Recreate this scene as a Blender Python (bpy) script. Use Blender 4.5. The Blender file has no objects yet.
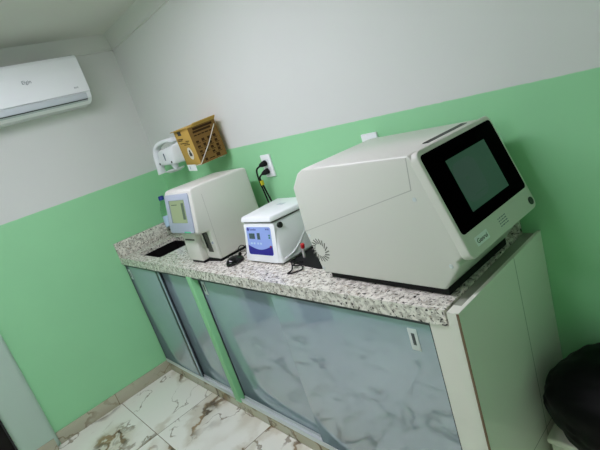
import bpy, bmesh, math, random
from mathutils import Vector, Matrix, Euler
random.seed(7)
S = bpy.context.scene
COL = S.collection
PI = math.pi
WM = {}          # world matrix of every parent

# ------------------------------------------------------------------ materials
def srgb(r, g, b):
    f = lambda c: (c/255/12.92) if c/255 <= .04045 else ((c/255+.055)/1.055)**2.4
    return (f(r), f(g), f(b), 1)

def mat(name, col, rough=.5, spec=.5, metal=0, coat=0, ior=1.5, bump=0, bscale=200, vary=0, vscale=8):
    m = bpy.data.materials.new(name); m.use_nodes = True
    nt = m.node_tree; b = nt.nodes['Principled BSDF']
    b.inputs['Base Color'].default_value = col
    b.inputs['Roughness'].default_value = rough
    b.inputs['Specular IOR Level'].default_value = spec
    b.inputs['Metallic'].default_value = metal
    b.inputs['Coat Weight'].default_value = coat
    b.inputs['Coat Roughness'].default_value = .05
    b.inputs['IOR'].default_value = ior
    tc = nt.nodes.new('ShaderNodeTexCoord')
    if bump:
        n = nt.nodes.new('ShaderNodeTexNoise'); n.inputs['Scale'].default_value = bscale
        nt.links.new(tc.outputs['Object'], n.inputs['Vector'])
        bp = nt.nodes.new('ShaderNodeBump'); bp.inputs['Strength'].default_value = bump; bp.inputs['Distance'].default_value = .002
        nt.links.new(n.outputs['Fac'], bp.inputs['Height']); nt.links.new(bp.outputs['Normal'], b.inputs['Normal'])
    if vary:
        n = nt.nodes.new('ShaderNodeTexNoise'); n.inputs['Scale'].default_value = vscale; n.inputs['Detail'].default_value = 5
        nt.links.new(tc.outputs['Object'], n.inputs['Vector'])
        mx = nt.nodes.new('ShaderNodeMix'); mx.data_type = 'RGBA'
        mx.inputs['A'].default_value = [c*(1-vary) for c in col[:3]]+[1]
        mx.inputs['B'].default_value = [min(1, c*(1+vary)) for c in col[:3]]+[1]
        nt.links.new(n.outputs['Fac'], mx.inputs['Factor']); nt.links.new(mx.outputs['Result'], b.inputs['Base Color'])
    return m

class NG:
    """small node-building helper"""
    def __init__(s, name):
        s.m = bpy.data.materials.new(name); s.m.use_nodes = True
        s.nt = s.m.node_tree; s.b = s.nt.nodes['Principled BSDF']
        s.tc = s.nt.nodes.new('ShaderNodeTexCoord').outputs['Object']
    def put(s, sock, v):
        if hasattr(v, 'links') or isinstance(v, bpy.types.NodeSocket): s.nt.links.new(v, sock)
        else: sock.default_value = v
    def math(s, op, a, b=0., c=0.):
        n = s.nt.nodes.new('ShaderNodeMath'); n.operation = op
        for i, v in enumerate((a, b, c)): s.put(n.inputs[i], v)
        return n.outputs[0]
    def vmath(s, op, a, b=(0, 0, 0)):
        n = s.nt.nodes.new('ShaderNodeVectorMath'); n.operation = op
        s.put(n.inputs[0], a)
        if op == 'SCALE': s.put(n.inputs['Scale'], b)
        else: s.put(n.inputs[1], b)
        return n.outputs[0]
    def sep(s, v):
        n = s.nt.nodes.new('ShaderNodeSeparateXYZ'); s.put(n.inputs[0], v); return n.outputs
    def comb(s, x, y, z):
        n = s.nt.nodes.new('ShaderNodeCombineXYZ')
        for i, v in enumerate((x, y, z)): s.put(n.inputs[i], v)
        return n.outputs[0]
    def noise(s, v, scale, detail=3, rough=.5, out='Fac'):
        n = s.nt.nodes.new('ShaderNodeTexNoise'); s.put(n.inputs['Vector'], v)
        n.inputs['Scale'].default_value = scale; n.inputs['Detail'].default_value = detail; n.inputs['Roughness'].default_value = rough
        return n.outputs[out]
    def white(s, v):
        n = s.nt.nodes.new('ShaderNodeTexWhiteNoise'); s.put(n.inputs['Vector'], v); return n.outputs['Color']
    def step(s, v, lo, hi):
        n = s.nt.nodes.new('ShaderNodeMapRange'); s.put(n.inputs['Value'], v)
        n.inputs['From Min'].default_value = lo; n.inputs['From Max'].default_value = hi
        n.interpolation_type = 'SMOOTHSTEP'
        return n.outputs['Result']
    def mix(s, f, a, b):
        n = s.nt.nodes.new('ShaderNodeMix'); n.data_type = 'RGBA'
        s.put(n.inputs['Factor'], f); s.put(n.inputs['A'], a); s.put(n.inputs['B'], b)
        return n.outputs['Result']
    def bump(s, h, st=.2, d=.002):
        n = s.nt.nodes.new('ShaderNodeBump'); n.inputs['Strength'].default_value = st; n.inputs['Distance'].default_value = d
        s.put(n.inputs['Height'], h); s.nt.links.new(n.outputs['Normal'], s.b.inputs['Normal'])
    def done(s, col, rough=.5, spec=.5):
        s.put(s.b.inputs['Base Color'], col); s.put(s.b.inputs['Roughness'], rough)
        s.b.inputs['Specular IOR Level'].default_value = spec
        return s.m

WHITE_PAINT = srgb(216, 219, 214)
GREEN_PAINT = srgb(154, 216, 164)

def wall_paint(name, slope=0., z0=1.36):
    g = NG(name)
    x, y, z = g.sep(g.tc)
    line = g.math('ADD', g.math('MULTIPLY', x, slope), z0)
    d = g.math('SUBTRACT', z, line)
    d = g.math('ADD', d, g.math('MULTIPLY', g.math('SUBTRACT', g.noise(g.tc, 30, 2), .5), .004))
    f = g.step(d, -.002, .002)
    n = g.noise(g.tc, 3, 4)
    gr = g.mix(n, [c*.95 for c in GREEN_PAINT[:3]]+[1], [c*1.05 for c in GREEN_PAINT[:3]]+[1])
    wh = g.mix(n, [c*.98 for c in WHITE_PAINT[:3]]+[1], [c*1.02 for c in WHITE_PAINT[:3]]+[1])
    g.bump(g.noise(g.tc, 160, 3), .08, .001)
    return g.done(g.mix(f, gr, wh), g.math('ADD', g.math('MULTIPLY', f, .35), .5), .25)

def marble_tile(name, base, ox=.592, oy=-.875, tile=.6, grout=True):
    g = NG(name)
    x, y, z = g.sep(g.tc)
    u = g.math('DIVIDE', g.math('SUBTRACT', x, ox), tile)
    v = g.math('DIVIDE', g.math('SUBTRACT', y, oy), tile)
    iu, iv = g.math('FLOOR', u), g.math('FLOOR', v)
    rnd = g.white(g.comb(iu, iv, 3.))
    p = g.vmath('ADD', g.tc, g.vmath('SCALE', rnd, 9.))
    wob = g.vmath('SCALE', g.noise(p, 5., 4, .6, 'Color'), .22)
    q = g.vmath('ADD', p, wob)
    x2, y2, z2 = g.sep(q)
    q = g.comb(g.math('ADD', g.math('MULTIPLY', x2, .9), g.math('MULTIPLY', y2, .5)), g.math('MULTIPLY', g.math('SUBTRACT', y2, x2), .38), z2)
    def vein(scale, w, off):
        n = g.noise(g.vmath('ADD', q, (off, off*2, 0)), scale, 2.5, .5)
        d = g.math('ABSOLUTE', g.math('SUBTRACT', n, .5))
        return g.math('SUBTRACT', 1., g.step(d, w*.3, w))
    thick = g.step(g.noise(p, 3.0, 2), .36, .56)
    a = g.math('MULTIPLY', vein(2.6, .022, 0.), thick)
    b = g.math('MULTIPLY', vein(4.2, .012, 4.7), g.step(g.noise(p, 4.1, 2), .38, .6))
    halo = g.math('MULTIPLY', vein(2.6, .085, 0.), thick)
    col = g.mix(g.noise(p, 2.5, 4), base, [c*.93 for c in base[:3]]+[1])
    col = g.mix(g.math('MULTIPLY', halo, .5), col, srgb(188, 176, 148))
    col = g.mix(g.math('MULTIPLY', b, .75), col, srgb(135, 122, 100))
    vc = g.mix(g.step(g.noise(q, 16, 4), .35, .65), srgb(74, 56, 36), srgb(150, 122, 84))
    col = g.mix(g.math('MULTIPLY', a, .9), col, vc)
    if grout:
        fu = g.math('ABSOLUTE', g.math('SUBTRACT', g.math('FRACT', g.math('ADD', u, .5)), .5))
        fv = g.math('ABSOLUTE', g.math('SUBTRACT', g.math('FRACT', g.math('ADD', v, .5)), .5))
        gm = g.math('SUBTRACT', 1., g.step(g.math('MINIMUM', fu, fv), .0025, .0045))
        col = g.mix(g.math('MULTIPLY', gm, .85), col, srgb(120, 105, 82))
    return g.done(col, .22, .5)

def granite(name):
    g = NG(name)
    st = g.vmath('MULTIPLY', g.tc, (1, 1, 1))
    st = g.vmath('ADD', st, g.vmath('SCALE', g.noise(g.tc, 40, 2, .5, 'Color'), .008))
    a = g.noise(st, 55, 4, .6)
    col = g.mix(g.step(a, .42, .62), srgb(232, 229, 218), srgb(182, 178, 166))
    tan = g.step(g.noise(g.vmath('ADD', st, (3, 1, 7)), 48, 3, .6), .60, .68)
    col = g.mix(g.math('MULTIPLY', tan, .55), col, srgb(140, 122, 98))
    d1 = g.step(g.noise(g.vmath('ADD', st, (9, 4, 2)), 80, 2, .5), .612, .65)
    d2 = g.step(g.noise(g.vmath('ADD', st, (1, 8, 5)), 170, 2, .5), .63, .67)
    dk = g.math('MAXIMUM', d1, g.math('MULTIPLY', d2, .8))
    col = g.mix(g.math('MULTIPLY', dk, .93), col, srgb(38, 34, 32))
    return g.done(col, .16, .5)

def end_tile(name):
    g = NG(name)
    x, y, z = g.sep(g.tc)
    a = g.math('ABSOLUTE', g.math('ADD', y, .205))
    b = g.math('ABSOLUTE', g.math('SUBTRACT', z, .302))
    gm = g.math('SUBTRACT', 1., g.step(g.math('MINIMUM', a, b), .0008, .002))
    col = g.mix(g.noise(g.tc, 2.5, 3), srgb(246, 242, 235), srgb(238, 234, 227))
    return g.done(g.mix(g.math('MULTIPLY', gm, .7), col, srgb(90, 92, 84)), .2, .5)

M = dict(
    wall_back=wall_paint('two_tone_wall', -.0112, 1.385),
    wall=wall_paint('two_tone_side_wall', 0, 1.36),
    ceiling=mat('ceiling_paint', srgb(214, 216, 208), .8, .2, vary=.02, vscale=3),
    trim=mat('moulding_paint', srgb(214, 217, 210), .6, .3),
    green=mat('green_post_paint', srgb(142, 204, 152), .5, .3, vary=.05, vscale=14),
    column=mat('pale_column_paint', srgb(184, 206, 192), .5, .3, vary=.02),
    floor=marble_tile('marble_floor_tile', srgb(242, 240, 230)),
    plinth=marble_tile('marble_plinth_tile', srgb(190, 186, 164), grout=False),
    base=marble_tile('marble_skirting_tile', srgb(186, 182, 160), ox=.3, oy=-.888, grout=True),
    granite=granite('speckled_granite'),
    endtile=end_tile('white_wall_tile'),
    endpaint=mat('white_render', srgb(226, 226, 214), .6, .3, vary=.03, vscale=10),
    mortar=mat('shaded_mortar', srgb(150, 154, 140), .8, .2, vary=.1, vscale=30),  # grey darkened to paint in the shade lying along the ledge
    tileedge=mat('raw_tile_edge', srgb(120, 100, 78), .8, .2),
    glass=mat('grey_painted_glass', srgb(150, 168, 178), .005, .5, ior=2.7),
    alu=mat('brushed_aluminium', srgb(214, 220, 220), .35, .5, metal=.25),
    darkalu=mat('dark_channel', srgb(48, 56, 60), .4, .4),
    handle=mat('satin_pull', srgb(214, 222, 220), .35, .5, metal=.3),
    recess=mat('pull_recess', srgb(70, 78, 78), .5),
    steel=mat('sink_steel', srgb(34, 32, 33), .3, .5, metal=.5),
    white=mat('white_plastic', srgb(240, 243, 244), .3, .5),
    acwhite=mat('glossy_white_plastic', srgb(250, 253, 255), .2, .5),
    acgrey=mat('pale_grey_plastic', srgb(200, 208, 212), .35, .5),
    ink=mat('grey_ink', srgb(110, 120, 130), .6),
    blackink=mat('black_ink', srgb(30, 30, 30), .6),
    black=mat('black_plastic', srgb(16, 16, 17), .35, .5),
    rubber=mat('black_rubber', srgb(14, 14, 14), .7, .3),
    glossblack=mat('black_mouse_shell', srgb(14, 14, 16), .12, .5),
    beige=mat('warm_white_enamel', srgb(214, 214, 205), .3, .6, bump=.05, bscale=500),
    beige2=mat('warm_white_enamel_front', srgb(214, 214, 204), .38, .45),
    paleseam=mat('pale_panel_seam', srgb(176, 176, 168), .6),
    grille=mat('grille_slots', srgb(112, 112, 104), .7),
    seam=mat('seam_shadow_gap', srgb(90, 90, 84), .7),
    screen=mat('black_screen_glass', srgb(2, 2, 3), .1, .05, ior=1.06),
    bezelblue=mat('blue_grey_bezel', srgb(168, 176, 192), .4),
    panelblue=mat('periwinkle_panel', srgb(150, 172, 232), .4),
    navy=mat('navy_panel', srgb(44, 36, 140), .4),
    lcd=mat('panel_display', srgb(76, 96, 100), .25),
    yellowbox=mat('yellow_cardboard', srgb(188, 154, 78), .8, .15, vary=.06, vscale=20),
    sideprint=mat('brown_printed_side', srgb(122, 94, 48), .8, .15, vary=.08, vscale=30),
    brownink=mat('brown_print', srgb(58, 42, 22), .8, .1),
    paleprint=mat('pale_print', srgb(220, 214, 200), .8, .1),
    red=mat('red_cap', srgb(200, 30, 36), .4),
    redled=mat('red_button', srgb(170, 30, 50), .4),
    greenled=mat('green_button', srgb(40, 130, 110), .4),
    yellow=mat('yellow_tag', srgb(220, 200, 40), .5),
    bluecap=mat('blue_cap', srgb(24, 50, 150), .35),
    label=mat('bottle_label', srgb(190, 214, 240), .5),
    bag=mat('black_bag_film', srgb(3, 3, 3), .5, .12),
    bin=mat('white_bin_plastic', srgb(226, 224, 208), .4),
    dark=mat('dark_doorway', srgb(20, 20, 20), .8, .1),
    wood=mat('dark_door_leaf', srgb(30, 26, 24), .6, .2),
    tube=mat('tube_plastic', srgb(226, 222, 220), .3),
    shelfwhite=mat('white_bracket', srgb(222, 226, 228), .4),
)
def emis(name, col, st):
    m = bpy.data.materials.new(name); m.use_nodes = True
    b = m.node_tree.nodes['Principled BSDF']
    b.inputs['Base Color'].default_value = (0.05, 0.05, 0.05, 1)
    b.inputs['Emission Color'].default_value = col; b.inputs['Emission Strength'].default_value = st
    b.inputs['Roughness'].default_value = .15
    return m
M['bulb'] = emis('lit_bulb', (1., .95, 1.12, 1), 26.5)
M['bulb2'] = emis('lit_dim_diffuser', (1., .95, 1.12, 1), 44)
M['display'] = emis('teal_display', srgb(40, 110, 84), .13)
M['display_patch'] = emis('grey_display_window', srgb(70, 108, 100), .14)
M['lcdgreen'] = emis('lit_lcd', srgb(170, 188, 140), .5)
M['lcddark'] = emis('lcd_menu_column', srgb(110, 135, 105), .25)
M['led'] = emis('green_led_bar', srgb(60, 200, 150), .55)
def clear(name, col, rough=.03):
    m = bpy.data.materials.new(name); m.use_nodes = True
    b = m.node_tree.nodes['Principled BSDF']
    b.inputs['Base Color'].default_value = col; b.inputs['Transmission Weight'].default_value = 1
    b.inputs['Roughness'].default_value = rough; b.inputs['IOR'].default_value = 1.2
    return m
M['pet'] = clear('clear_pet', (.92, .97, .95, 1))

# ------------------------------------------------------------------ mesh helpers
def bm_box(x0, y0, z0, x1, y1, z1, bev=0, seg=2, bm=None):
    b = bmesh.new()
    bmesh.ops.create_cube(b, size=1)
    for v in b.verts:
        v.co = Vector(((x0+x1)/2+v.co.x*(x1-x0), (y0+y1)/2+v.co.y*(y1-y0), (z0+z1)/2+v.co.z*(z1-z0)))
    if bev: bmesh.ops.bevel(b, geom=b.edges[:], offset=bev, segments=seg, affect='EDGES', profile=.5)
    return join(bm, b)

def join(bm, b):
    if bm is None: return b
    me = bpy.data.meshes.new('tmp'); b.to_mesh(me); b.free(); bm.from_mesh(me); bpy.data.meshes.remove(me)
    return bm

def bm_prism(pts, axis, a0, a1, bev=0, seg=2, bm=None, capbev=None):
    """polygon pts in the two other axes (in xyz order), extruded along axis from a0 to a1"""
    b = bmesh.new()
    def P(p, a):
        return Vector({'x': (a, p[0], p[1]), 'y': (p[0], a, p[1]), 'z': (p[0], p[1], a)}[axis])
    v0 = [b.verts.new(P(p, a0)) for p in pts]; v1 = [b.verts.new(P(p, a1)) for p in pts]
    b.faces.new(v0); b.faces.new(v1[::-1]); n = len(pts)
    for i in range(n): b.faces.new((v0[i], v0[(i+1) % n], v1[(i+1) % n], v1[i]))
    bmesh.ops.recalc_face_normals(b, faces=b.faces[:])
    if bev: bmesh.ops.bevel(b, geom=b.edges[:], offset=bev, segments=seg, affect='EDGES', profile=.5)
    return join(bm, b)

def bm_hexa(c, bev=0, seg=2, bm=None):
    """8 corners: bottom 4 ccw, top 4 ccw"""
    b = bmesh.new(); v = [b.verts.new(Vector(p)) for p in c]
    for f in ((3, 2, 1, 0), (4, 5, 6, 7), (0, 1, 5, 4), (1, 2, 6, 5), (2, 3, 7, 6), (3, 0, 4, 7)): b.faces.new([v[i] for i in f])
    bmesh.ops.recalc_face_normals(b, faces=b.faces[:])
    if bev: bmesh.ops.bevel(b, geom=b.edges[:], offset=bev, segments=seg, affect='EDGES', profile=.5)
    return join(bm, b)

def rrect(x0, y0, x1, y1, r, n=5):
    out = []
    for cx, cy, a in ((x1-r, y1-r, 0), (x0+r, y1-r, 90), (x0+r, y0+r, 180), (x1-r, y0+r, 270)):
        for i in range(n+1):
            t = math.radians(a+90*i/n); out.append((cx+r*math.cos(t), cy+r*math.sin(t)))
    return out

def smooth_path(pts, n=8):
    P = [Vector(p) for p in pts]; out = []
    for i in range(len(P)-1):
        p0 = P[max(i-1, 0)]; p1 = P[i]; p2 = P[i+1]; p3 = P[min(i+2, len(P)-1)]
        for k in range(n):
            t = k/n
            out.append(.5*((2*p1)+(p2-p0)*t+(2*p0-5*p1+4*p2-p3)*t*t+(3*p1-p0-3*p2+p3)*t**3))
    out.append(P[-1]); return out

def bm_tube(pts, r, seg=8, bm=None, smooth=6):
    P = smooth_path(pts, smooth) if smooth and len(pts) > 2 else [Vector(p) for p in pts]
    b = bmesh.new(); rings = []; up = Vector((.13, .27, 1)).normalized()
    for i, p in enumerate(P):
        t = (P[min(i+1, len(P)-1)]-P[max(i-1, 0)]).normalized()
        s = t.cross(up)
        if s.length < 1e-3: s = t.cross(Vector((1, 0, 0)))
        s.normalize(); w = s.cross(t).normalized()
        rr = r[min(i*len(r)//len(P), len(r)-1)] if isinstance(r, (list, tuple)) else r
        rings.append([b.verts.new(p+s*math.cos(2*PI*k/seg)*rr+w*math.sin(2*PI*k/seg)*rr) for k in range(seg)])
    for a, c in zip(rings, rings[1:]):
        for k in range(seg): b.faces.new((a[k], a[(k+1) % seg], c[(k+1) % seg], c[k]))
    b.faces.new(rings[0][::-1]); b.faces.new(rings[-1])
    bmesh.ops.recalc_face_normals(b, faces=b.faces[:])
    return join(bm, b)

def bm_lathe(prof, origin, axis=Vector((0, 0, 1)), seg=24, bm=None):
    """prof: (radius, height) list"""
    b = bmesh.new(); q = Vector((0, 0, 1)).rotation_difference(Vector(axis).normalized()); o = Vector(origin); rings = []
    for r, h in prof:
        rings.append([b.verts.new(o+q@Vector((max(r, 1e-5)*math.cos(2*PI*k/seg), max(r, 1e-5)*math.sin(2*PI*k/seg), h))) for k in range(seg)])
    for a, c in zip(rings, rings[1:]):
        for k in range(seg): b.faces.new((a[k], a[(k+1) % seg], c[(k+1) % seg], c[k]))
    b.faces.new(rings[0][::-1]); b.faces.new(rings[-1])
    bmesh.ops.recalc_face_normals(b, faces=b.faces[:])
    return join(bm, b)

def bm_frame(b, F):
    """map local plane coords (u right, v down, w out) to world by frame F=(O,u,v,n)"""
    O, u, v, n = F
    for k in b.verts: k.co = O+u*k.co.x+v*k.co.y+n*k.co.z
    bmesh.ops.recalc_face_normals(b, faces=b.faces[:])
    return b

def obj(name, bm, material, parent=None, angle=35, local=False):
    me = bpy.data.meshes.new(name); 
    if parent is not None and not local: bm.transform(WM[parent.name].inverted())
    o = bpy.data.objects.new(name, me); W = Matrix.Identity(4)
    if parent is None and not local:
        xs = [v.co for v in bm.verts]
        lo = Vector([min(c[i] for c in xs) for i in range(3)]); hi = Vector([max(c[i] for c in xs) for i in range(3)])
    bm.to_mesh(me); bm.free()
    for p in me.polygons: p.use_smooth = True
    me.set_sharp_from_angle(angle=math.radians(angle))
    ms = material if isinstance(material, (list, tuple)) else [material]
    for m in ms: me.materials.append(m)
    COL.objects.link(o)
    if parent is not None: o.parent = parent; W = WM[parent.name].copy()
    WM[o.name] = W
    return o

def thing(name, label, cat, loc, rot=None, group=None):
    o = bpy.data.objects.new(name, None); COL.objects.link(o); o.empty_display_size = .05
    W = Matrix.Translation(Vector(loc))
    o.location = loc
    if rot is not None: o.rotation_mode = 'QUATERNION'; o.rotation_quaternion = rot; W = W @ rot.to_matrix().to_4x4()
    WM[o.name] = W
    return tag(o, label, cat, group)
def tag(o, label, cat, group=None):
    o['label'] = label; o['category'] = cat
    if group: o['group'] = group
    return o
def struct(name, bm, m, parent=None, angle=35):
    o = obj(name, bm, m, parent, angle)
    if parent is None: o['kind'] = 'structure'
    return o

def text(name, s, size, F, m, parent, depth=.0006, align='LEFT', stretch=1):
    """writing as a thin mesh on plane F=(O, right, down, normal)"""
    cu = bpy.data.curves.new(name, 'FONT'); cu.body = s; cu.size = size; cu.extrude = depth/2; cu.align_x = align; cu.resolution_u = 2
    t = bpy.data.objects.new('tmp', cu); COL.objects.link(t)
    dg = bpy.context.evaluated_depsgraph_get(); dg.update()
    me = bpy.data.meshes.new_from_object(t.evaluated_get(dg))
    b = bmesh.new(); b.from_mesh(me)
    bpy.data.objects.remove(t); bpy.data.curves.remove(cu); bpy.data.meshes.remove(me)
    O, u, v, n = F
    for k in b.verts: k.co = O+u*k.co.x*stretch-v*k.co.y+n*(k.co.z+depth/2)
    return obj(name, b, m, parent)

def assign_by(o, fn):
    for p in o.data.polygons: p.material_index = fn(p)

# ------------------------------------------------------------------ setting
H = 2.278; RX = 3.75; FY = -3.35; CH = .9
struct('floor', bm_box(-.1, FY-.1, -.08, RX+.1, .1, 0), M['floor'])
struct('ceiling', bm_box(-.1, FY-.1, H, RX+.1, .1, H+.08), M['ceiling'])
struct('wall_back', bm_box(0, 0, 0, RX, .1, H), M['wall_back'])
struct('wall_right', bm_box(RX, FY, 0, RX+.1, .1, H), M['wall'])
struct('wall_front', bm_box(-.1, FY-.1, 0, RX+.1, FY, H), M['wall'])
wl = bm_box(-.1, -1.46, 0, 0, .1, H)
bm_box(-.1, -2.34, 2.1, 0, -1.46, H, bm=wl)
bm_box(-.1, FY, 0, 0, -2.34, H, bm=wl)
struct('wall_left', wl, M['wall'])
# mouldings under the ceiling
struct('trim_back', bm_prism([(0, 2.178), (-.012, 2.178), (-.014, 2.184), (-.010, 2.19), (-.012, 2.21), (-.02, 2.245), (-.035, H), (0, H)], 'x', 0, RX, bm=None), M['trim'])
struct('trim_left', bm_prism([(0, 2.178), (.012, 2.178), (.014, 2.184), (.010, 2.19), (.012, 2.21), (.02, 2.245), (.035, H), (0, H)], 'y', FY, 0), M['trim'])
# pale door jamb of the doorway in the left wall, dark leaf beyond it
dj = struct('door_1', bm_box(-.11, -1.464, 0, .04, -1.272, H-.1, .03, 5), M['column'])
struct('door_leaf', bm_box(-.09, -2.3, 0, -.05, -1.477, 2.1), M['wood'], dj)
struct('skirting', bm_box(.0405, -1.445, 0, .047, -1.292, .078), M['base'], dj)
# skirting along the left wall
struct('baseboard_left', bm_box(0, -1.271, 0, .012, -.475, .083, .002), M['base'])
# masonry under the counter: end wall with tiled cheek, dividing post, plinth
ew = struct('wall_end', bm_box(2.358, -.500, 0, 2.4385, -.001, .851), M['endpaint'])
ck = struct('tile_cladding', bm_hexa([(2.462, -.530, 0), (2.473, -.530, 0), (2.473, -.001, 0), (2.462, -.001, 0), (2.462, -.530, .914), (2.473, -.530, .914), (2.473, -.001, .903), (2.462, -.001, .903)]), [M['endtile'], M['tileedge'], M['endpaint']], ew)
struct('render_backing', bm_box(2.439, -.530, 0, 2.4615, -.001, .880), M['endpaint'], ew)
assign_by(ck, lambda p: 2 if p.normal.z > .8 else (2 if p.normal.y < -.8 else 0))
struct('tile_edge', bm_box(2.4665, -.5312, 0, 2.4735, -.5302, .912), M['tileedge'], ew)
struct('mortar_strip', bm_box(2.4175, -.4918, .8805, 2.4615, -.001, .893), M['mortar'], ew)
struct('lit_ledge_patch', bm_box(2.440, -.5299, .8805, 2.4618, -.492, .912), M['endpaint'], ew)  # added white block, paints the pool of light on the ledge's front end
struct('trim_post', bm_box(.930, -.507, .075, .980, -.05, .8515, .003), M['green'])
struct('trim_plinth', bm_box(.0125, -.492, 0, 2.357, -.42, .076, .002), M['plinth'])

# ------------------------------------------------------------------ countertop
SX0, SX1, SY0, SY1 = .150, .515, -.436, -.16
def slab_with_hole(outer, inner, z0, z1):
    cu = bpy.data.curves.new('slab', 'CURVE'); cu.dimensions = '2D'; cu.fill_mode = 'BOTH'; cu.extrude = (z1-z0)/2
    for pts in (outer, inner):
        s = cu.splines.new('POLY'); s.points.add(len(pts)-1); s.use_cyclic_u = True
        for p, q in zip(s.points, pts): p.co = (q[0], q[1], 0, 1)
    t = bpy.data.objects.new('tmp', cu); COL.objects.link(t)
    dg = bpy.context.evaluated_depsgraph_get(); dg.update()
    me = bpy.data.meshes.new_from_object(t.evaluated_get(dg)); b = bmesh.new(); b.from_mesh(me)
    bpy.data.objects.remove(t); bpy.data.curves.remove(cu); bpy.data.meshes.remove(me)
    for v in b.verts: v.co.z += (z0+z1)/2
    bmesh.ops.remove_doubles(b, verts=b.verts[:], dist=1e-5)
    bmesh.ops.recalc_face_normals(b, faces=b.faces[:])
    return b
ct = thing('countertop', 'long speckled white granite countertop along the back wall', 'countertop', (1.2, -.25, .852))
obj('slab', slab_with_hole([(0.001, -.506), (2.417, -.506), (2.417, -.001), (0.001, -.001)], rrect(SX0, SY0, SX1, SY1, .02), .876, CH), M['granite'], ct)
obj('apron', bm_box(.001, -.506, .852, 2.417, -.478, .8765), M['granite'], ct)
obj('apron', bm_box(2.389, -.4775, .852, 2.417, -.001, .8765), M['granite'], ct)
tag(obj('backsplash', bm_box(.021, -.021, CH+.0002, 2.417, -.001, 1.0, .002), M['granite']), 'long granite backsplash strip along the green back wall behind the machines', 'backsplash')
tag(obj('backsplash', bm_box(.001, -.506, CH+.0002, .020, -.001, 1.0, .002), M['granite']), 'short granite backsplash strip on the left wall beside the sink', 'backsplash')

sk = thing('sink', 'dark undermount steel sink let into the granite by the left wall', 'sink', ((SX0+SX1)/2, (SY0+SY1)/2, .70))
def basin():
    b = bmesh.new(); rings = []
    for off, z in ((.012, .8755), (-.001, .8755), (-.001, .8745), (.001, .86), (-.012, .74), (-.03, .72), (-.09, .712)):
        pts = rrect(SX0-off, SY0-off, SX1+off, SY1+off, .02)
        rings.append([b.verts.new((x, y, z)) for x, y in pts])
    for a, c in zip(rings, rings[1:]):
        n = len(a)
        for k in range(n): b.faces.new((a[k], a[(k+1) % n], c[(k+1) % n], c[k]))
    b.faces.new(rings[-1]); return b
obj('basin', basin(), M['steel'], sk)
obj('drain', bm_lathe([(.0, .712), (.03, .712), (.032, .716), (.02, .715), (.0, .714)], ((SX0+SX1)/2, (SY0+SY1)/2, 0)), M['alu'], sk)

# ------------------------------------------------------------------ sliding-door cabinets
def cabinet(x0, x1, split, label, front_right):
    c = thing('cabinet', label, 'cabinet', ((x0+x1)/2, -.47, .076), None, 'cabinets under the counter')
    b = bm_box(x0, -.4985, .0765, x1, -.446, .086, .001)
    for y in (-.4985, -.474, -.450): bm_box(x0, y, .086, x1, y+.003, .104, bm=b)
    obj('track', b, M['alu'], c)
    b = bm_box(x0, -.4985, .838, x1, -.446, .8515)
    obj('upper_track', b, M['darkalu'], c)
    obj('side_channel', bm_box(x0, -.474 if front_right else -.495, .086, x0+.006, -.448, .838), M['darkalu'], c)
    obj('side_channel', bm_box(x1-.006, -.495, .086, x1, -.448, .838), M['darkalu'], c)
    for k, (a, bb, y) in enumerate(((x0+.007, split+.03, -.469 if front_right else -.493), (split, x1-.007, -.493 if front_right else -.469))):
        d = obj('door', bm_box(a, y, .089, bb, y+.006, .842, .0008), M['glass'], c)
        hx = a+.012 if k == 0 else bb-.080
        if k == 1 and not front_right: continue
        h = obj('handle', bm_box(hx, y-.002, .738, hx+.031, y, .812, .0015), M['handle'], d)
        obj('recess', bm_box(hx+.010, y-.0026, .757, hx+.021, y-.002, .797, .0002), M['recess'], h)
    return c, -.469
ca, _ = cabinet(.013, .929, .51, 'narrower cabinet with grey glass sliding doors under the sink by the left wall', False)
obj('stile', bm_box(.50, -.4945, .089, .526, -.4625, .842, .002), M['darkalu'], ca)
cb, _ = cabinet(.981, 2.357, 1.625, 'wider cabinet with glossy grey glass sliding doors beneath the laboratory machines', True)

# ------------------------------------------------------------------ air conditioner
ac = thing('air_conditioner', 'white wall-mounted split air conditioner high on the left wall', 'air conditioner', (0, -.73, 1.87))
A0, A1 = -1.12, -.317
obj('housing', bm_prism([(0.0002, 2.16), (.15, 2.16), (.185, 2.145), (.195, 2.11), (.197, 1.935), (.19, 1.905), (.165, 1.882), (.13, 1.872), (.0002, 1.872)], 'y', A0, A1, .008, 3), M['acwhite'], ac)
obj('front_panel', bm_prism([(.192, 2.148), (.203, 2.13), (.209, 2.07), (.21, 1.935), (.192, 1.937)], 'y', A0+.004, A1-.004, .003, 2), M['acwhite'], ac)
obj('louver', bm_prism([(.198, 1.929), (.206, 1.929), (.199, 1.898), (.174, 1.884), (.170, 1.89)], 'y', A0+.05, A1-.03, .0015), M['acgrey'], ac)
obj('air_slot', bm_prism([(.1955, 1.8958), (.1985, 1.8955), (.1925, 1.8915), (.19, 1.8925)], 'y', A0+.05, A1-.032), M['darkalu'], ac)
Fa = (Vector((.2102, -.658, 2.036)), Vector((0, 1, 0)), Vector((0, 0, -1)), Vector((1, 0, 0)))
text('logo', 'Elgin', .027, Fa, M['ink'], ac)
text('badge', 'eco', .017, (Vector((.2103, -.405, 1.962)), Vector((0, 1, 0)), Vector((0, 0, -1)), Vector((1, 0, 0))), M['ink'], ac)

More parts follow.
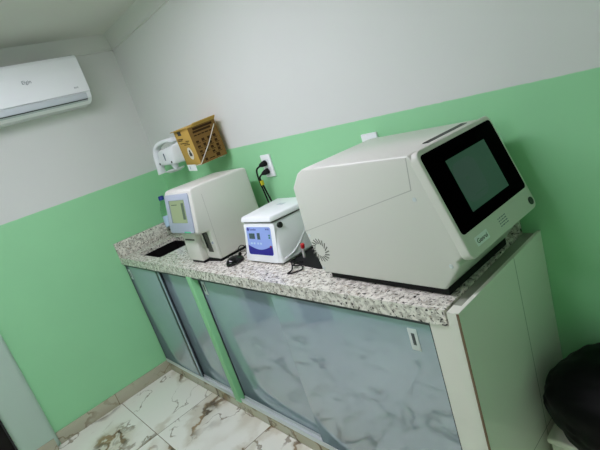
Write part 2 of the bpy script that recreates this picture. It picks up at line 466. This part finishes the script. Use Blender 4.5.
# ------------------------------------------------------------------ big bench-top machine
bmch = thing('immunoassay_analyzer', 'large warm-white tabletop analyzer with a slanted black touchscreen at the right end of the counter', 'analyzer', (2.17, -.25, CH))
prof = [(1.912, .926), (2.399, .926), (2.455, .998), (2.450, 1.013), (2.470, 1.026), (2.393, 1.285), (2.380, 1.300), (1.962, 1.300), (1.932, 1.287), (1.888, 1.240), (1.879, 1.083)]
obj('body', bm_prism(prof, 'y', -.45, -.10, .006, 3), M['beige'], bmch)
cov = [(1.9125, 1.0955), (2.366, 1.211), (2.3725, 1.2975), (1.985, 1.2975), (1.963, 1.285), (1.923, 1.246)]
obj('cover_seam', bm_prism([(1.881, 1.0800), (2.3675, 1.2085), (2.375, 1.294), (2.3728, 1.2945), (2.365, 1.2100), (1.881, 1.0816)], 'y', -.4505, -.4495), M['paleseam'], bmch)
# slanted screen head
TL = Vector((2.397, -.4505, 1.3035)); BL = Vector((2.492, -.4505, 1.0185)); TR = Vector((2.397, -.0785, 1.3035))
u = (TR-TL).normalized(); v = (BL-TL).normalized(); n = v.cross(u)*-1
if n.x < 0: n = -n
def on_screen(pts, w0, w1, bev=0):
    return bm_frame(bm_prism(pts, 'z', w0, w1, bev, 3), (TL, u, v, n))
SW = (TR-TL).length; SH = (BL-TL).length
head = obj('screen_bezel', on_screen(rrect(0, 0, SW, SH, .022, 6), -.022, .006, .004), M['beige2'], bmch)
gl = obj('touchscreen', on_screen(rrect(.010, .014, SW-.010, .236, .012, 5), .0055, .0068, .0004), M['screen'], bmch)
obj('display', on_screen([(.090, .056), (.288, .056), (.288, .203), (.090, .203)], .0068, .0071), M['display'], gl)
obj('display_window', on_screen(rrect(.093, .072, .205, .185, .03, 4), .0071, .0073), M['display_patch'], gl)
obj('display_icon', on_screen([(.13, .118), (.145, .118), (.145, .126), (.13, .126)], .0073, .0075), M['display'], gl)
obj('display_line', on_screen([(.135, .168), (.195, .168), (.195, .172), (.135, .172)], .0073, .0075), M['display'], gl)
btn = bm_frame(bm_lathe([(0, .005), (.0115, .005), (.0115, .008), (.009, .0085), (0, .0075)], (SW-.024, SH-.024, 0)), (TL, u, v, n))
obj('power_button', btn, M['black'], bmch)
st = obj('sticker', on_screen(rrect(.043, .257, .104, .281, .002, 2), .006, .0065), M['white'], bmch)
text('sticker_text', 'Genrui', .017, (TL+u*.048+v*.275+n*.0065, u, v, n), M['blackink'], st, stretch=1.05)
b = None
for r in range(4):
    xx = .166
    for wd in random.sample([.007, .011, .005, .009], 4):
        b = join(b, on_screen([(xx, .257+r*.007), (xx+wd, .257+r*.007), (xx+wd, .2595+r*.007), (xx, .2595+r*.007)], .006, .0063)) if b else on_screen([(xx, .257+r*.007), (xx+wd, .257+r*.007), (xx+wd, .2595+r*.007), (xx, .2595+r*.007)], .006, .0063)
        xx += wd+.003
obj('fine_print', b, M['ink'], bmch)
# slot on the top, screws, fan grille, feet
obj('paper_slot', bm_box(2.348, -.335, 1.2995, 2.366, -.135, 1.3012), M['black'], bmch)
obj('slot_flap', bm_box(2.349, -.333, 1.3005, 2.356, -.137, 1.3022, .0006), M['seam'], bmch)
for (x, z) in ((2.370, 1.184), (2.432, 1.000), (1.897, 1.066), (1.918, .942)):
    s = obj('screw', bm_lathe([(0, -.001), (.006, -.001), (.006, .0012), (.0045, .002), (.002, .0012), (0, .0012)], (x, -.45, z), Vector((0, -1, 0)), 16), M['alu'], bmch)
b = None
for k in range(18):
    a = 2*PI*k/18
    c, s_ = math.cos(a), math.sin(a)
    tw = .35
    p0 = (1.930+.024*c, 1.012+.024*s_); p1 = (1.930+.043*math.cos(a+tw), 1.012+.043*math.sin(a+tw))
    dx, dz = p1[0]-p0[0], p1[1]-p0[1]; L = math.hypot(dx, dz); nx, nz = -dz/L*.0023, dx/L*.0023
    q = bm_prism([(p0[0]-nx, p0[1]-nz), (p1[0]-nx, p1[1]-nz), (p1[0]+nx, p1[1]+nz), (p0[0]+nx, p0[1]+nz)], 'y', -.4506, -.449)
    b = join(b, q) if b else q
obj('fan_grille', b, M['grille'], bmch)
for x in (1.965, 2.365):
    for y in (-.40, -.145):
        obj('foot', bm_lathe([(0, 0), (.02, 0), (.022, .004), (.020, .027), (0, .027)], (x, y, CH)), M['rubber'], bmch)
obj('base_plate', bm_box(1.935, -.437, .904, 2.398, -.11, .927), M['rubber'], bmch)

# the whole machine stands slightly turned on the counter
PV = Vector((2.39, -.447, 0)); rz = Matrix.Rotation(math.radians(-2.46), 4, 'Z')
bmch.matrix_basis = Matrix.Translation(PV) @ rz @ Matrix.Translation(-PV) @ WM[bmch.name]

# ------------------------------------------------------------------ left analyzer with LCD
la = thing('hematology_analyzer', 'tall warm-white analyzer with a small green LCD beside the sink', 'analyzer', (1.0, -.25, CH))
X0, X1 = .880, 1.16
obj('body', bm_prism([(-.40, .912), (-.09, .912), (-.09, 1.272), (-.105, 1.282), (-.405, 1.286), (-.425, 1.277), (-.464, 1.075), (-.455, 1.068), (-.40, 1.062)], 'x', X0, X1, .010, 3), M['beige'], la)
obj('lower_front', bm_prism([(-.437, .912), (-.398, .912), (-.398, 1.066), (-.430, 1.066)], 'x', X0+.03, 1.05, .006, 2), M['beige2'], la)
obj('side_seam', bm_prism([(-.3895, .915), (-.388, .915), (-.3735, 1.24), (-.375, 1.24)], 'x', X1-.001, X1+.0003), M['paleseam'], la)
def lcdframe(y0, z0, y1, z1):
    a = Vector((X0, y0, z0)); b_ = Vector((X0, y1, z1)); vv = (b_-a).normalized(); uu = Vector((1, 0, 0)); nn = vv.cross(uu)
    if nn.y > 0: nn = -nn
    return (a, uu, vv, nn), (b_-a).length
FL, LH = lcdframe(-.4265, 1.270, -.4648, 1.074)
LW = X1-X0
bez = obj('lcd_bezel', bm_frame(bm_prism(rrect(.006, .004, LW-.022, LH-.004, .014, 4), 'z', -.004, .006, .002, 2), FL), M['bezelblue'], la)
obj('lcd_recess', bm_frame(bm_prism([(.045, .032), (.214, .032), (.214, .145), (.045, .145)], 'z', .0058, .0064), FL), M['ink'], bez)
obj('lcd', bm_frame(bm_prism([(.058, .034), (.214, .034), (.214, .145), (.058, .145)], 'z', .0062, .0069), FL), M['lcdgreen'], bez)
b = bm_frame(bm_prism([(.178, .048), (.205, .048), (.205, .128), (.178, .128)], 'z', .0069, .0072), FL)
obj('lcd_heading', bm_frame(bm_prism([(.075, .053), (.135, .053), (.135, .057), (.075, .057)], 'z', .0069, .0072), FL), M['lcddark'], bez)
obj('lcd_menu', b, M['lcddark'], bez)
obj('status_light', bm_frame(bm_prism(rrect(.16, LH-.012, .225, LH-.005, .002, 2), 'z', .0055, .0068), FL), M['led'], bez)
obj('vent_slot', bm_box(X0+.055, -.4335, 1.022, 1.03, -.428, 1.030), M['seam'], la)
# sampling recess with probe on the right of the lower front
obj('probe_recess', bm_prism([(-.4015, .95), (-.3985, .95), (-.3985, 1.055), (-.4015, 1.055)], 'x', 1.075, 1.12), M['seam'], la)
obj('sample_probe', bm_tube([(1.098, -.412, 1.06), (1.098, -.412, .975)], .0035, 8), M['black'], la)
obj('start_button', bm_lathe([(0, 0), (.007, 0), (.006, .003), (0, .003)], (1.14, -.40, 1.0), Vector((0, -1, 0))), M['bezelblue'], la)
obj('base_plate', bm_prism([(X0+.01, -.41), (X0+.045, -.432), (1.045, -.432), (1.052, -.408), (1.152, -.396), (1.155, -.10), (X0+.01, -.10)], 'z', CH, .9125), M['rubber'], la)

# ------------------------------------------------------------------ centrifuge
ce = thing('centrifuge', 'small white bench centrifuge with a blue control panel between the two analyzers', 'centrifuge', (1.45, -.2, CH))
CB = [(1.308, -.372, .906), (1.574, -.372, .906), (1.588, -.08, .906), (1.300, -.08, .906)]
CT = [(1.326, -.333, 1.078), (1.543, -.333, 1.078), (1.572, -.09, 1.076), (1.302, -.09, 1.076)]
obj('body', bm_hexa(CB+CT, .010, 3), M['white'], ce)
# bulging side skirt with sweeping edge
lid = [(1.326, -.347, 1.082), (1.549, -.347, 1.082), (1.578, -.082, 1.078), (1.300, -.082, 1.078)]
lidt = [(1.331, -.337, 1.105), (1.543, -.337, 1.105), (1.570, -.095, 1.105), (1.306, -.095, 1.105)]
obj('lid', bm_hexa(lid+lidt, .007, 3), M['white'], ce)
obj('lid_gap', bm_hexa([(1.335, -.335, 1.0765), (1.5455, -.335, 1.0765), (1.573, -.09, 1.074), (1.306, -.09, 1.074), (1.335, -.335, 1.0825), (1.5455, -.335, 1.0825), (1.573, -.09, 1.0785), (1.306, -.09, 1.0785)]), M['seam'], ce)
obj('sight_window', bm_hexa([(1.42, -.195, 1.102), (1.46, -.195, 1.102), (1.46, -.172, 1.102), (1.42, -.172, 1.102), (1.42, -.195, 1.1062), (1.46, -.195, 1.1062), (1.46, -.172, 1.1062), (1.42, -.172, 1.1062)]), M['acgrey'], ce)
# frame on the front face
def lerp(a, b, t): return a+(b-a)*t
c0, c1, c2, c3 = [Vector(p) for p in (CT[0], CT[1], CB[1], CB[0])]
fu = (c1-c0).normalized(); fv = (c3-c0); fv = (fv-fu*fv.dot(fu)).normalized(); fn = fu.cross(fv)
if fn.y > 0: fn = -fn
FC = (c0, fu, fv, fn); FWd = (c1-c0).length; FH = (c3-c0).length
rim = obj('front_rim', bm_frame(bm_prism(rrect(.004, .006, FWd+.010, FH-.004, .012, 4), 'z', -.004, .003, .002, 2), FC), M['white'], ce)
pw0, pw1, ph0, ph1 = .022, .200, .020, .142
obj('control_panel', bm_frame(bm_prism(rrect(pw0, ph0, pw1, ph1, .010, 4), 'z', .0025, .0040), FC), M['panelblue'], ce)
arc = [(pw0+.006, .098)]
for i in range(13):
    t = i/12; arc.append((lerp(pw0+.001, pw1-.001, t), .099+.020*math.sin(PI*t)))
low = rrect(pw0+.001, ph0, pw1-.001, ph1-.001, .010, 4)
low = [q for q in low if q[1] > .11]
navy = [(pw0+.001, .099)]+[(lerp(pw0+.001, pw1-.001, i/12), .099+.020*math.sin(PI*i/12)) for i in range(1, 12)]+[(pw1-.001, .099)]+sorted([q for q in low if q[0] > .11], key=lambda q: (q[1], -q[0]))+sorted([q for q in low if q[0] <= .11], key=lambda q: (-q[1], -q[0]))
obj('navy_band', bm_frame(bm_prism(navy, 'z', .0035, .0046), FC), M['navy'], ce)
for (a, b_, c_, d_) in ((.040, .048, .082, .072), (.100, .046, .120, .074)):
    obj('readout', bm_frame(bm_prism([(a, b_), (c_, b_), (c_, d_), (a, d_)], 'z', .0038, .0050), FC), M['lcd'], ce)
for k, (a, m_) in enumerate(((.052, 'greenled'), (.062, 'greenled'), (.100, 'redled'), (.110, 'navy'))):
    obj('push_button', bm_frame(bm_prism(rrect(.182, a, .192, a+.007, .002, 2), 'z', .0038, .0052), FC), M[m_], ce)
for k in range(4):
    obj('push_button', bm_frame(bm_prism(rrect(.046+k*.021+(k > 1)*.006, .088, .058+k*.021+(k > 1)*.006, .096, .002, 2), 'z', .0038, .0048), FC), M['label'], ce)
obj('logo_ring', bm_frame(bm_lathe([(.005, .0038), (.0075, .0038), (.0075, .0046), (.005, .0046)], (.037, .030, 0)), FC), M['navy'], ce)
text('logo', 'Centribio', .013, (FC[0]+fu*.046+fv*.035+fn*.004, fu, fv, fn), M['navy'], ce)
text('model_mark', '80-2B', .010, (FC[0]+fu*.166+fv*.033+fn*.004, fu, fv, fn), M['navy'], ce)
obj('side_knob', bm_lathe([(0, 0), (.013, 0), (.013, .010), (.011, .012), (0, .012)], (1.5475, -.308, 1.056), Vector((1, -.12, .1))), M['black'], ce)
swp = [(1.572, -.350, .922), (1.574, -.30, .930), (1.573, -.25, .955), (1.571, -.20, .995), (1.569, -.15, 1.03), (1.570, -.11, 1.048), (1.572, -.09, 1.052)]
obj('side_moulding', bm_tube(swp, .004, 8), M['white'], ce)
for x, y in ((1.345, -.34), (1.54, -.34), (1.34, -.11), (1.555, -.11)):
    obj('foot', bm_lathe([(0, 0), (.016, 0), (.014, .008), (0, .008)], (x, y, CH)), M['rubber'], ce)
obj('base_plate', bm_box(1.325, -.358, .902, 1.562, -.10, .908), M['rubber'], ce)

ce.location.x += .036; ce.location.y -= .004

# ------------------------------------------------------------------ things lying on the counter
mt = bm_prism([(1.612, -.345), (1.815, -.372), (1.90, -.36), (1.90, -.11), (1.612, -.11)], 'z', CH+.0002, CH+.0035, .0008)
tag(obj('mat', mt, M['rubber']), 'thin black rubber mat lying between the centrifuge and the large analyzer', 'mat')

tb = thing('blood_tube', 'small capped blood tube leaning upright in front of the centrifuge side', 'tube', (1.665, -.30, CH+.0035))
ax = Vector((.02, -.004, .075)).normalized()
obj('vial', bm_lathe([(0, 0), (.0045, .001), (.006, .005), (.006, .052), (0, .052)], (1.664, -.30, CH+.0045), ax, 16), M['tube'], tb)
obj('cap', bm_lathe([(0, .048), (.008, .048), (.0085, .05), (.0085, .064), (.007, .066), (0, .066)], (1.664, -.30, CH+.0045), ax, 16), M['red'], tb)

cbz = bm_tube([(1.628, -.325, .905), (1.655, -.36, .920), (1.70, -.405, .906), (1.705, -.435, .9035), (1.725, -.425, .9035), (1.745, -.392, .904), (1.725, -.375, .910), (1.69, -.385, .912), (1.68, -.36, .912), (1.69, -.335, .906)], .0028, 6)
tag(obj('cord', cbz, M['rubber']), 'short thin black cord curled at the front corner of the centrifuge', 'cord')

ms = thing('mouse', 'black computer mouse on the granite in front of the LCD analyzer', 'mouse', (1.28, -.395, CH))
def mouse_shell():
    b = bmesh.new(); bmesh.ops.create_uvsphere(b, u_segments=24, v_segments=14, radius=1)
    for p in b.verts:
        x, y, z = p.co; z = max(z, -.25)
        t = (y+1)/2
        p.co = Vector((1.28+x*.035*(1-.12*abs(y)), -.397+y*.048, CH+.0085+z*.030*(1.05-.25*t)))
    return b
obj('shell', mouse_shell(), M['glossblack'], ms)
obj('scroll_wheel', bm_lathe([(0, -.003), (.008, -.003), (.008, .003), (0, .003)], (1.28, -.36, .930), Vector((1, 0, 0)), 16), M['rubber'], ms)
obj('cable', bm_tube([(1.28, -.343, .912), (1.275, -.325, .914), (1.25, -.30, .918), (1.215, -.285, .93), (1.19, -.285, .935), (1.185, -.30, .93), (1.2, -.31, .916), (1.235, -.27, .904), (1.26, -.20, .904), (1.25, -.08, .904)], .0022, 6), M['rubber'], ms)

# plastic bottle behind the LCD analyzer
bo = thing('bottle', 'clear plastic bottle with a blue cap leaning in the corner behind the sink', 'bottle', (.10, -.135, CH))
B0 = Vector((.084, -.122, CH+.004)); BA = Vector((-.045, .030, .255)).normalized()
obj('shell', bm_lathe([(0, .001), (.030, .001), (.034, .006), (.034, .05), (.031, .055), (.034, .06), (.034, .17), (.031, .20), (.017, .235), (.0135, .242), (.0135, .256), (0, .256)], B0, BA, seg=28), M['pet'], bo)
obj('label_wrap', bm_lathe([(.0345, .065), (.0348, .065), (.0348, .140), (.0345, .140)], B0, BA, seg=28), M['label'], bo)
obj('cap', bm_lathe([(0, .252), (.018, .252), (.019, .255), (.019, .278), (.017, .282), (0, .282)], B0, BA, seg=24), M['bluecap'], bo)

# ------------------------------------------------------------------ wall outlets and cables
def outlet(x0, z0, x1, z1, label):
    o = thing('wall_outlet', label, 'outlet', ((x0+x1)/2, 0, (z0+z1)/2), None, 'wall outlets along the back wall')
    obj('plate', bm_box(x0, -.010, z0, x1, -.0005, z1, .003, 2), M['white'], o)
    for k in (.33, .68):
        z = z0+(z1-z0)*k
        obj('socket', bm_box((x0+x1)/2-.02, -.0108, z-.013, (x0+x1)/2+.02, -.010, z+.013), M['shelfwhite'], o)
    return o
outlet(1.194, 1.192, 1.270, 1.308, 'white wall outlet with two black plugs above the centrifuge')
outlet(1.872, 1.193, 1.950, 1.309, 'white wall outlet just showing above the top of the large analyzer')
for (z, path, lab, y_) in ((1.268, [(1.222, -.05, 1.262), (1.200, -.06, 1.245), (1.187, -.055, 1.19), (1.183, -.045, 1.12), (1.185, -.04, 1.05), (1.195, -.035, .96), (1.21, -.04, .905)], 'upper black plug and cable in the wall outlet above the centrifuge', 0),
                           (1.226, [(1.221, -.05, 1.222), (1.203, -.058, 1.205), (1.198, -.05, 1.17), (1.206, -.045, 1.11), (1.216, -.04, 1.05), (1.228, -.035, .96), (1.24, -.04, .905)], 'lower black plug and cable with a yellow tag in the outlet above the centrifuge', 1)):
    p = thing('power_cord', lab, 'power cord', (1.222, -.011, z), None, 'power cords plugged into the outlet')
    obj('plug', bm_lathe([(0, .0), (.014, .0), (.015, .006), (.013, .022), (.008, .036), (0, .042)], (1.228, -.0112, z), Vector((-.25, -1, -.12)), 20), M['rubber'], p)
    obj('cable', bm_tube(path, .0045, 8), M['rubber'], p)
    if y_: obj('tag', bm_box(1.194, -.060, 1.165, 1.204, -.042, 1.190, .002), M['yellow'], p)

# ------------------------------------------------------------------ sharps box on its wall bracket
Rv = Vector((.057, .041, -.139)); qb = Matrix.Rotation(Rv.length, 3, Rv.normalized()).to_quaternion()
bc = Vector((.835, -.101, 1.456)); bw, bd, bh = .215, .162, .198
sb = thing('sharps_box', 'yellow cardboard sharps disposal box with brown print tilted on the back wall', 'box', bc-qb@Vector((0, 0, bh/2)), qb)
def L(bm): return bm          # local coordinates: x width, y depth, z up from the base
obj('carton', bm_box(-bw/2, -bd/2, 0, bw/2, bd/2, bh, .0015), M['yellowbox'], sb, local=True)
fl = bm_hexa([(-bw/2-.012, -bd/2-.016, bh-.004), (bw/2+.002, -bd/2-.004, bh), (bw/2+.004, bd/2, bh+.001), (-bw/2, bd/2, bh+.001),
              (-bw/2-.012, -bd/2-.016, bh+.000), (bw/2+.002, -bd/2-.004, bh+.004), (bw/2+.004, bd/2+.0, bh+.006), (-bw/2, bd/2, bh+.005)])
obj('top_flap', fl, M['yellowbox'], sb, local=True)
b = bm_box(bw/2-.02, -bd/2+.045, bh+.0065, bw/2+.006, bd/2+.004, bh+.010)
obj('side_flap', bm_hexa([(bw/2+.001, -bd/2+.02, bh-.002), (bw/2+.018, -bd/2+.03, bh+.012), (bw/2+.020, bd/2+.002, bh+.014), (bw/2+.001, bd/2, bh-.002),
                          (bw/2-.001, -bd/2+.02, bh+.001), (bw/2+.015, -bd/2+.03, bh+.016), (bw/2+.017, bd/2+.002, bh+.018), (bw/2-.001, bd/2, bh+.001)]), M['yellowbox'], sb, local=True); b.free()
def fprint(rects, m, name, face):
    b = None
    for (a0, z0, a1, z1) in rects:
        if face == 'front': q = bm_box(a0, -bd/2-.0006, z0, a1, -bd/2, z1)
        else: q = bm_box(bw/2+.0003, a0, z0, bw/2+.0009, a1, z1)
        b = join(b, q) if b else q
    return obj(name, b, m, sb, local=True)
fprint([(-.055, .168, -.005, .190)], M['blackink'], 'handle_hole', 'front')
fr = []
for r, (z, x0, x1) in enumerate(((.146, -.085, -.005), (.138, -.085, -.02), (.131, .02, .07), (.122, -.07, .05), (.113, -.02, .06))):
    x = x0
    while x < x1:
        w = random.uniform(.008, .018); fr.append((x, z, min(x+w, x1), z+.005)); x += w+.004
fprint(fr, M['brownink'], 'front_print', 'front')
ov = bm_lathe([(0, 0), (.034, 0), (.034, .0006), (0, .0006)], (0, 0, 0), Vector((0, -1, 0)), 28)
for q in ov.verts: q.co = Vector((q.co.x+.02, q.co.y-bd/2, q.co.z*1.0+.066))
obj('hazard_label', ov, M['paleprint'], sb, local=True)
bz = None
for k in range(3):
    a = PI/2+2*PI*k/3
    q = bm_lathe([(.006, 0), (.011, 0), (.011, .0006), (.006, .0006)], (.02+.010*math.cos(a), -bd/2-.0006, .066+.010*math.sin(a)), Vector((0, -1, 0)), 16)
    bz = join(bz, q) if bz else q
obj('hazard_symbol', bz, M['blackink'], sb, local=True)
fr = [(-.055, .178, .060, .190), (-.06, .163, .045, .174)]
x = -.06
while x < .06:
    w = random.uniform(.010, .022); fr.append((x, .147, min(x+w, .066), .153)); x += w+.004
for row, z in enumerate((.112, .086, .060, .038)):
    for k in range(4):
        y = -.062+k*.034
        if random.random() < .9:
            fr.append((y, z, y+.016, z+random.choice((.010, .014))))
            fr.append((y, z-.006, y+.024, z-.003))
fr += [(.020, .010, .042, .028), (-.05, .010, -.035, .024), (-.025, .012, .008, .017)]
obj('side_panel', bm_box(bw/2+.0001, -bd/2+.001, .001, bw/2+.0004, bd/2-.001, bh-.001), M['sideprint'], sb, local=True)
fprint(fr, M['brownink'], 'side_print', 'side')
obj('strap', bm_tube([(bw/2+.010, bd/2-.015, bh-.025), (bw/2+.004, 0, bh/2-.01), (bw/2+.004, -bd/2, .006), (bw/2-.05, -bd/2-.006, .000)], .0022, 6, smooth=0), M['paleprint'], sb, local=True)
br = thing('wall_bracket', 'white wire bracket with a paper tag holding up the yellow sharps box', 'bracket', (.84, 0, 1.34))
lo = bc-qb@Vector((0, 0, bh/2+.004))
def wb(x, y, z): return tuple(lo+qb@Vector((x, y, z)))
obj('wire', bm_tube([(.76, -.002, 1.345), wb(-.06, bd/2-.01, -.002), wb(-.06, -bd/2+.02, -.002), wb(.05, -bd/2+.02, -.002), wb(.05, bd/2-.03, -.002), (.88, -.002, 1.345)], .0018, 8, smooth=0), M['shelfwhite'], br)
tg = bm_hexa([wb(-.075, -bd/2-.012, -.024), wb(.045, -bd/2-.012, -.024), wb(.045, -bd/2-.010, -.024), wb(-.075, -bd/2-.010, -.024), wb(-.075, -bd/2-.010, .010), wb(.045, -bd/2-.010, .010), wb(.045, -bd/2-.008, .010), wb(-.075, -bd/2-.008, .010)])
tagp = obj('paper_tag', tg, M['white'], br)
obj('tag_mark', bm_hexa([wb(-.045, -bd/2-.0128, -.016), wb(-.035, -bd/2-.0128, -.016), wb(-.035, -bd/2-.012, -.016), wb(-.045, -bd/2-.012, -.016), wb(-.045, -bd/2-.0118, .002), wb(-.035, -bd/2-.0118, .002), wb(-.035, -bd/2-.011, .002), wb(-.045, -bd/2-.011, .002)]), M['bezelblue'], tagp)

# ------------------------------------------------------------------ soap dispenser with elbow lever
sd = thing('soap_dispenser', 'white elbow-lever gel dispenser on the back wall left of the yellow box', 'dispenser', (.40, 0, 1.36))
obj('back_plate', bm_box(.33, -.03, 1.37, .56, -.0002, 1.50, .006, 2), M['white'], sd)
obj('housing', bm_hexa([(.31, -.135, 1.385), (.505, -.135, 1.375), (.54, -.03, 1.372), (.345, -.03, 1.378), (.33, -.125, 1.478), (.535, -.125, 1.485), (.56, -.03, 1.50), (.35, -.03, 1.49)], .014, 3), M['white'], sd)
obj('front_slit', bm_box(.416, -.1352, 1.41, .420, -.130, 1.455), M['ink'], sd)
for x, z in ((.326, 1.398), (.490, 1.393)):
    obj('screw', bm_lathe([(0, 0), (.0075, 0), (.007, .004), (0, .004)], (x, -.1315, z), Vector((0, -1, 0)), 14), M['blackink'], sd)
def strip(pts, w, t):
    """flat lever bar following pts, wide along x"""
    P = smooth_path(pts, 8); b = bmesh.new(); rows = []
    for i, p in enumerate(P):
        tt = (P[min(i+1, len(P)-1)]-P[max(i-1, 0)]).normalized(); yv = Vector((0, 1, 0)); nrm = tt.cross(yv).normalized()
        rows.append([b.verts.new(p+yv*sy*w/2+nrm*sn*t/2) for sy, sn in ((-1, -1), (1, -1), (1, 1), (-1, 1))])
    for a, c in zip(rows, rows[1:]):
        for k in range(4): b.faces.new((a[k], a[(k+1) % 4], c[(k+1) % 4], c[k]))
    b.faces.new(rows[0][::-1]); b.faces.new(rows[-1]); bmesh.ops.recalc_face_normals(b, faces=b.faces[:])
    bmesh.ops.bevel(b, geom=b.edges[:], offset=.002, segments=1, affect='EDGES'); return b
obj('lever', strip([(.282, -.125, 1.335), (.280, -.12, 1.38), (.272, -.11, 1.44), (.275, -.095, 1.49), (.32, -.08, 1.518), (.40, -.06, 1.525), (.45, -.04, 1.515)], .048, .021), M['white'], sd, angle=50)
obj('drip_dish', bm_lathe([(0, 0), (.036, 0), (.056, .008), (.062, .016), (.054, .018), (.026, .010), (0, .009)], (.43, -.10, 1.330), seg=28), M['white'], sd)
obj('spout', bm_lathe([(0, 0), (.010, 0), (.018, .02), (.024, .036), (0, .036)], (.43, -.09, 1.338), seg=18), M['white'], sd)

# ------------------------------------------------------------------ white bin and black bag by the end wall
wb_ = thing('bin', 'low white plastic bin on the floor against the tiled end wall', 'bin', (2.72, -.15, 0))
obj('body', bm_hexa([(2.515, -.245, 0), (2.92, -.245, 0), (2.92, -.03, 0), (2.515, -.03, 0), (2.500, -.262, .300), (2.94, -.262, .300), (2.94, -.015, .300), (2.500, -.015, .300)], .012, 3), M['bin'], wb_)
obj('lid', bm_box(2.494, -.268, .300, 2.946, -.010, .322, .008, 3), M['bin'], wb_)
def bag():
    from mathutils import noise
    b = bmesh.new(); bmesh.ops.create_icosphere(b, subdivisions=5, radius=1)
    for p in b.verts:
        d = p.co.normalized()
        sq = (abs(d.x)**2.6+abs(d.y)**2.6+abs(d.z)**2.6)**(-1/2.6)
        r = sq*(1+.10*noise.noise(d*1.7+Vector((3, 1, 2)))+.045*abs(noise.noise(d*5+Vector((1, 5, 2)))))
        z = d.z*r
        p.co = Vector((2.735+d.x*r*.225, -.185+d.y*r*.165, .452+z*.150))
        if p.co.z < .3235: p.co.z = .3235
        p.co.y = min(p.co.y, -.006); p.co.x = max(p.co.x, 2.482)
    return b
tag(obj('black_bag', bag(), M['bag'], angle=180), 'bulging black plastic bag resting on the white bin', 'bag')

# ------------------------------------------------------------------ ceiling luminaire (above the view)
lm = thing('ceiling_light', 'long flat white luminaire on the ceiling in front of the counter', 'light', (1.45, -1.05, H))
obj('housing', bm_box(.85, -1.15, 2.235, 2.05, -.95, H-.001, .006, 2), M['white'], lm)
obj('diffuser', bm_box(.865, -1.135, 2.225, 2.035, -.965, 2.2355), M['bulb'], lm)

l2 = thing('ceiling_light', 'short flat white luminaire on the ceiling behind the viewer', 'light', (2.05, -2.45, H))
obj('housing', bm_box(1.85, -2.55, 2.235, 2.25, -2.35, H-.001, .006, 2), M['white'], l2)
obj('diffuser', bm_box(1.86, -2.54, 2.205, 2.24, -2.36, 2.2355), M['bulb2'], l2)

# ------------------------------------------------------------------ world, camera, view
w = bpy.data.worlds.new('World'); S.world = w; w.use_nodes = True
w.node_tree.nodes['Background'].inputs['Color'].default_value = (.02, .022, .022, 1)
cam = bpy.data.cameras.new('Camera'); co = bpy.data.objects.new('Camera', cam); COL.objects.link(co)
right = Vector((6.52324514e-01, 6.96577987e-01, -2.98750459e-01)); down = Vector((-3.22393410e-04, -3.93906159e-01, -9.19150604e-01)); fwd = Vector((-7.57939724e-01, 5.99680787e-01, -2.56730072e-01))
m3 = Matrix((right, -down, -fwd)).transposed()
co.matrix_world = Matrix.Translation((3.03990865, -1.35902295, 1.50338862)) @ m3.to_4x4()
cam.sensor_fit = 'HORIZONTAL'; cam.sensor_width = 36; cam.lens = 444.93616*36/600; cam.clip_start = .02
S.camera = co
S.view_settings.view_transform = 'Standard'; S.view_settings.look = 'None'
S.view_settings.gamma = 1; S.view_settings.exposure = .17; S.view_settings.use_curve_mapping = False
S.cycles.max_bounces = 12; S.cycles.diffuse_bounces = 6
S.cycles.sample_clamp_indirect = 6
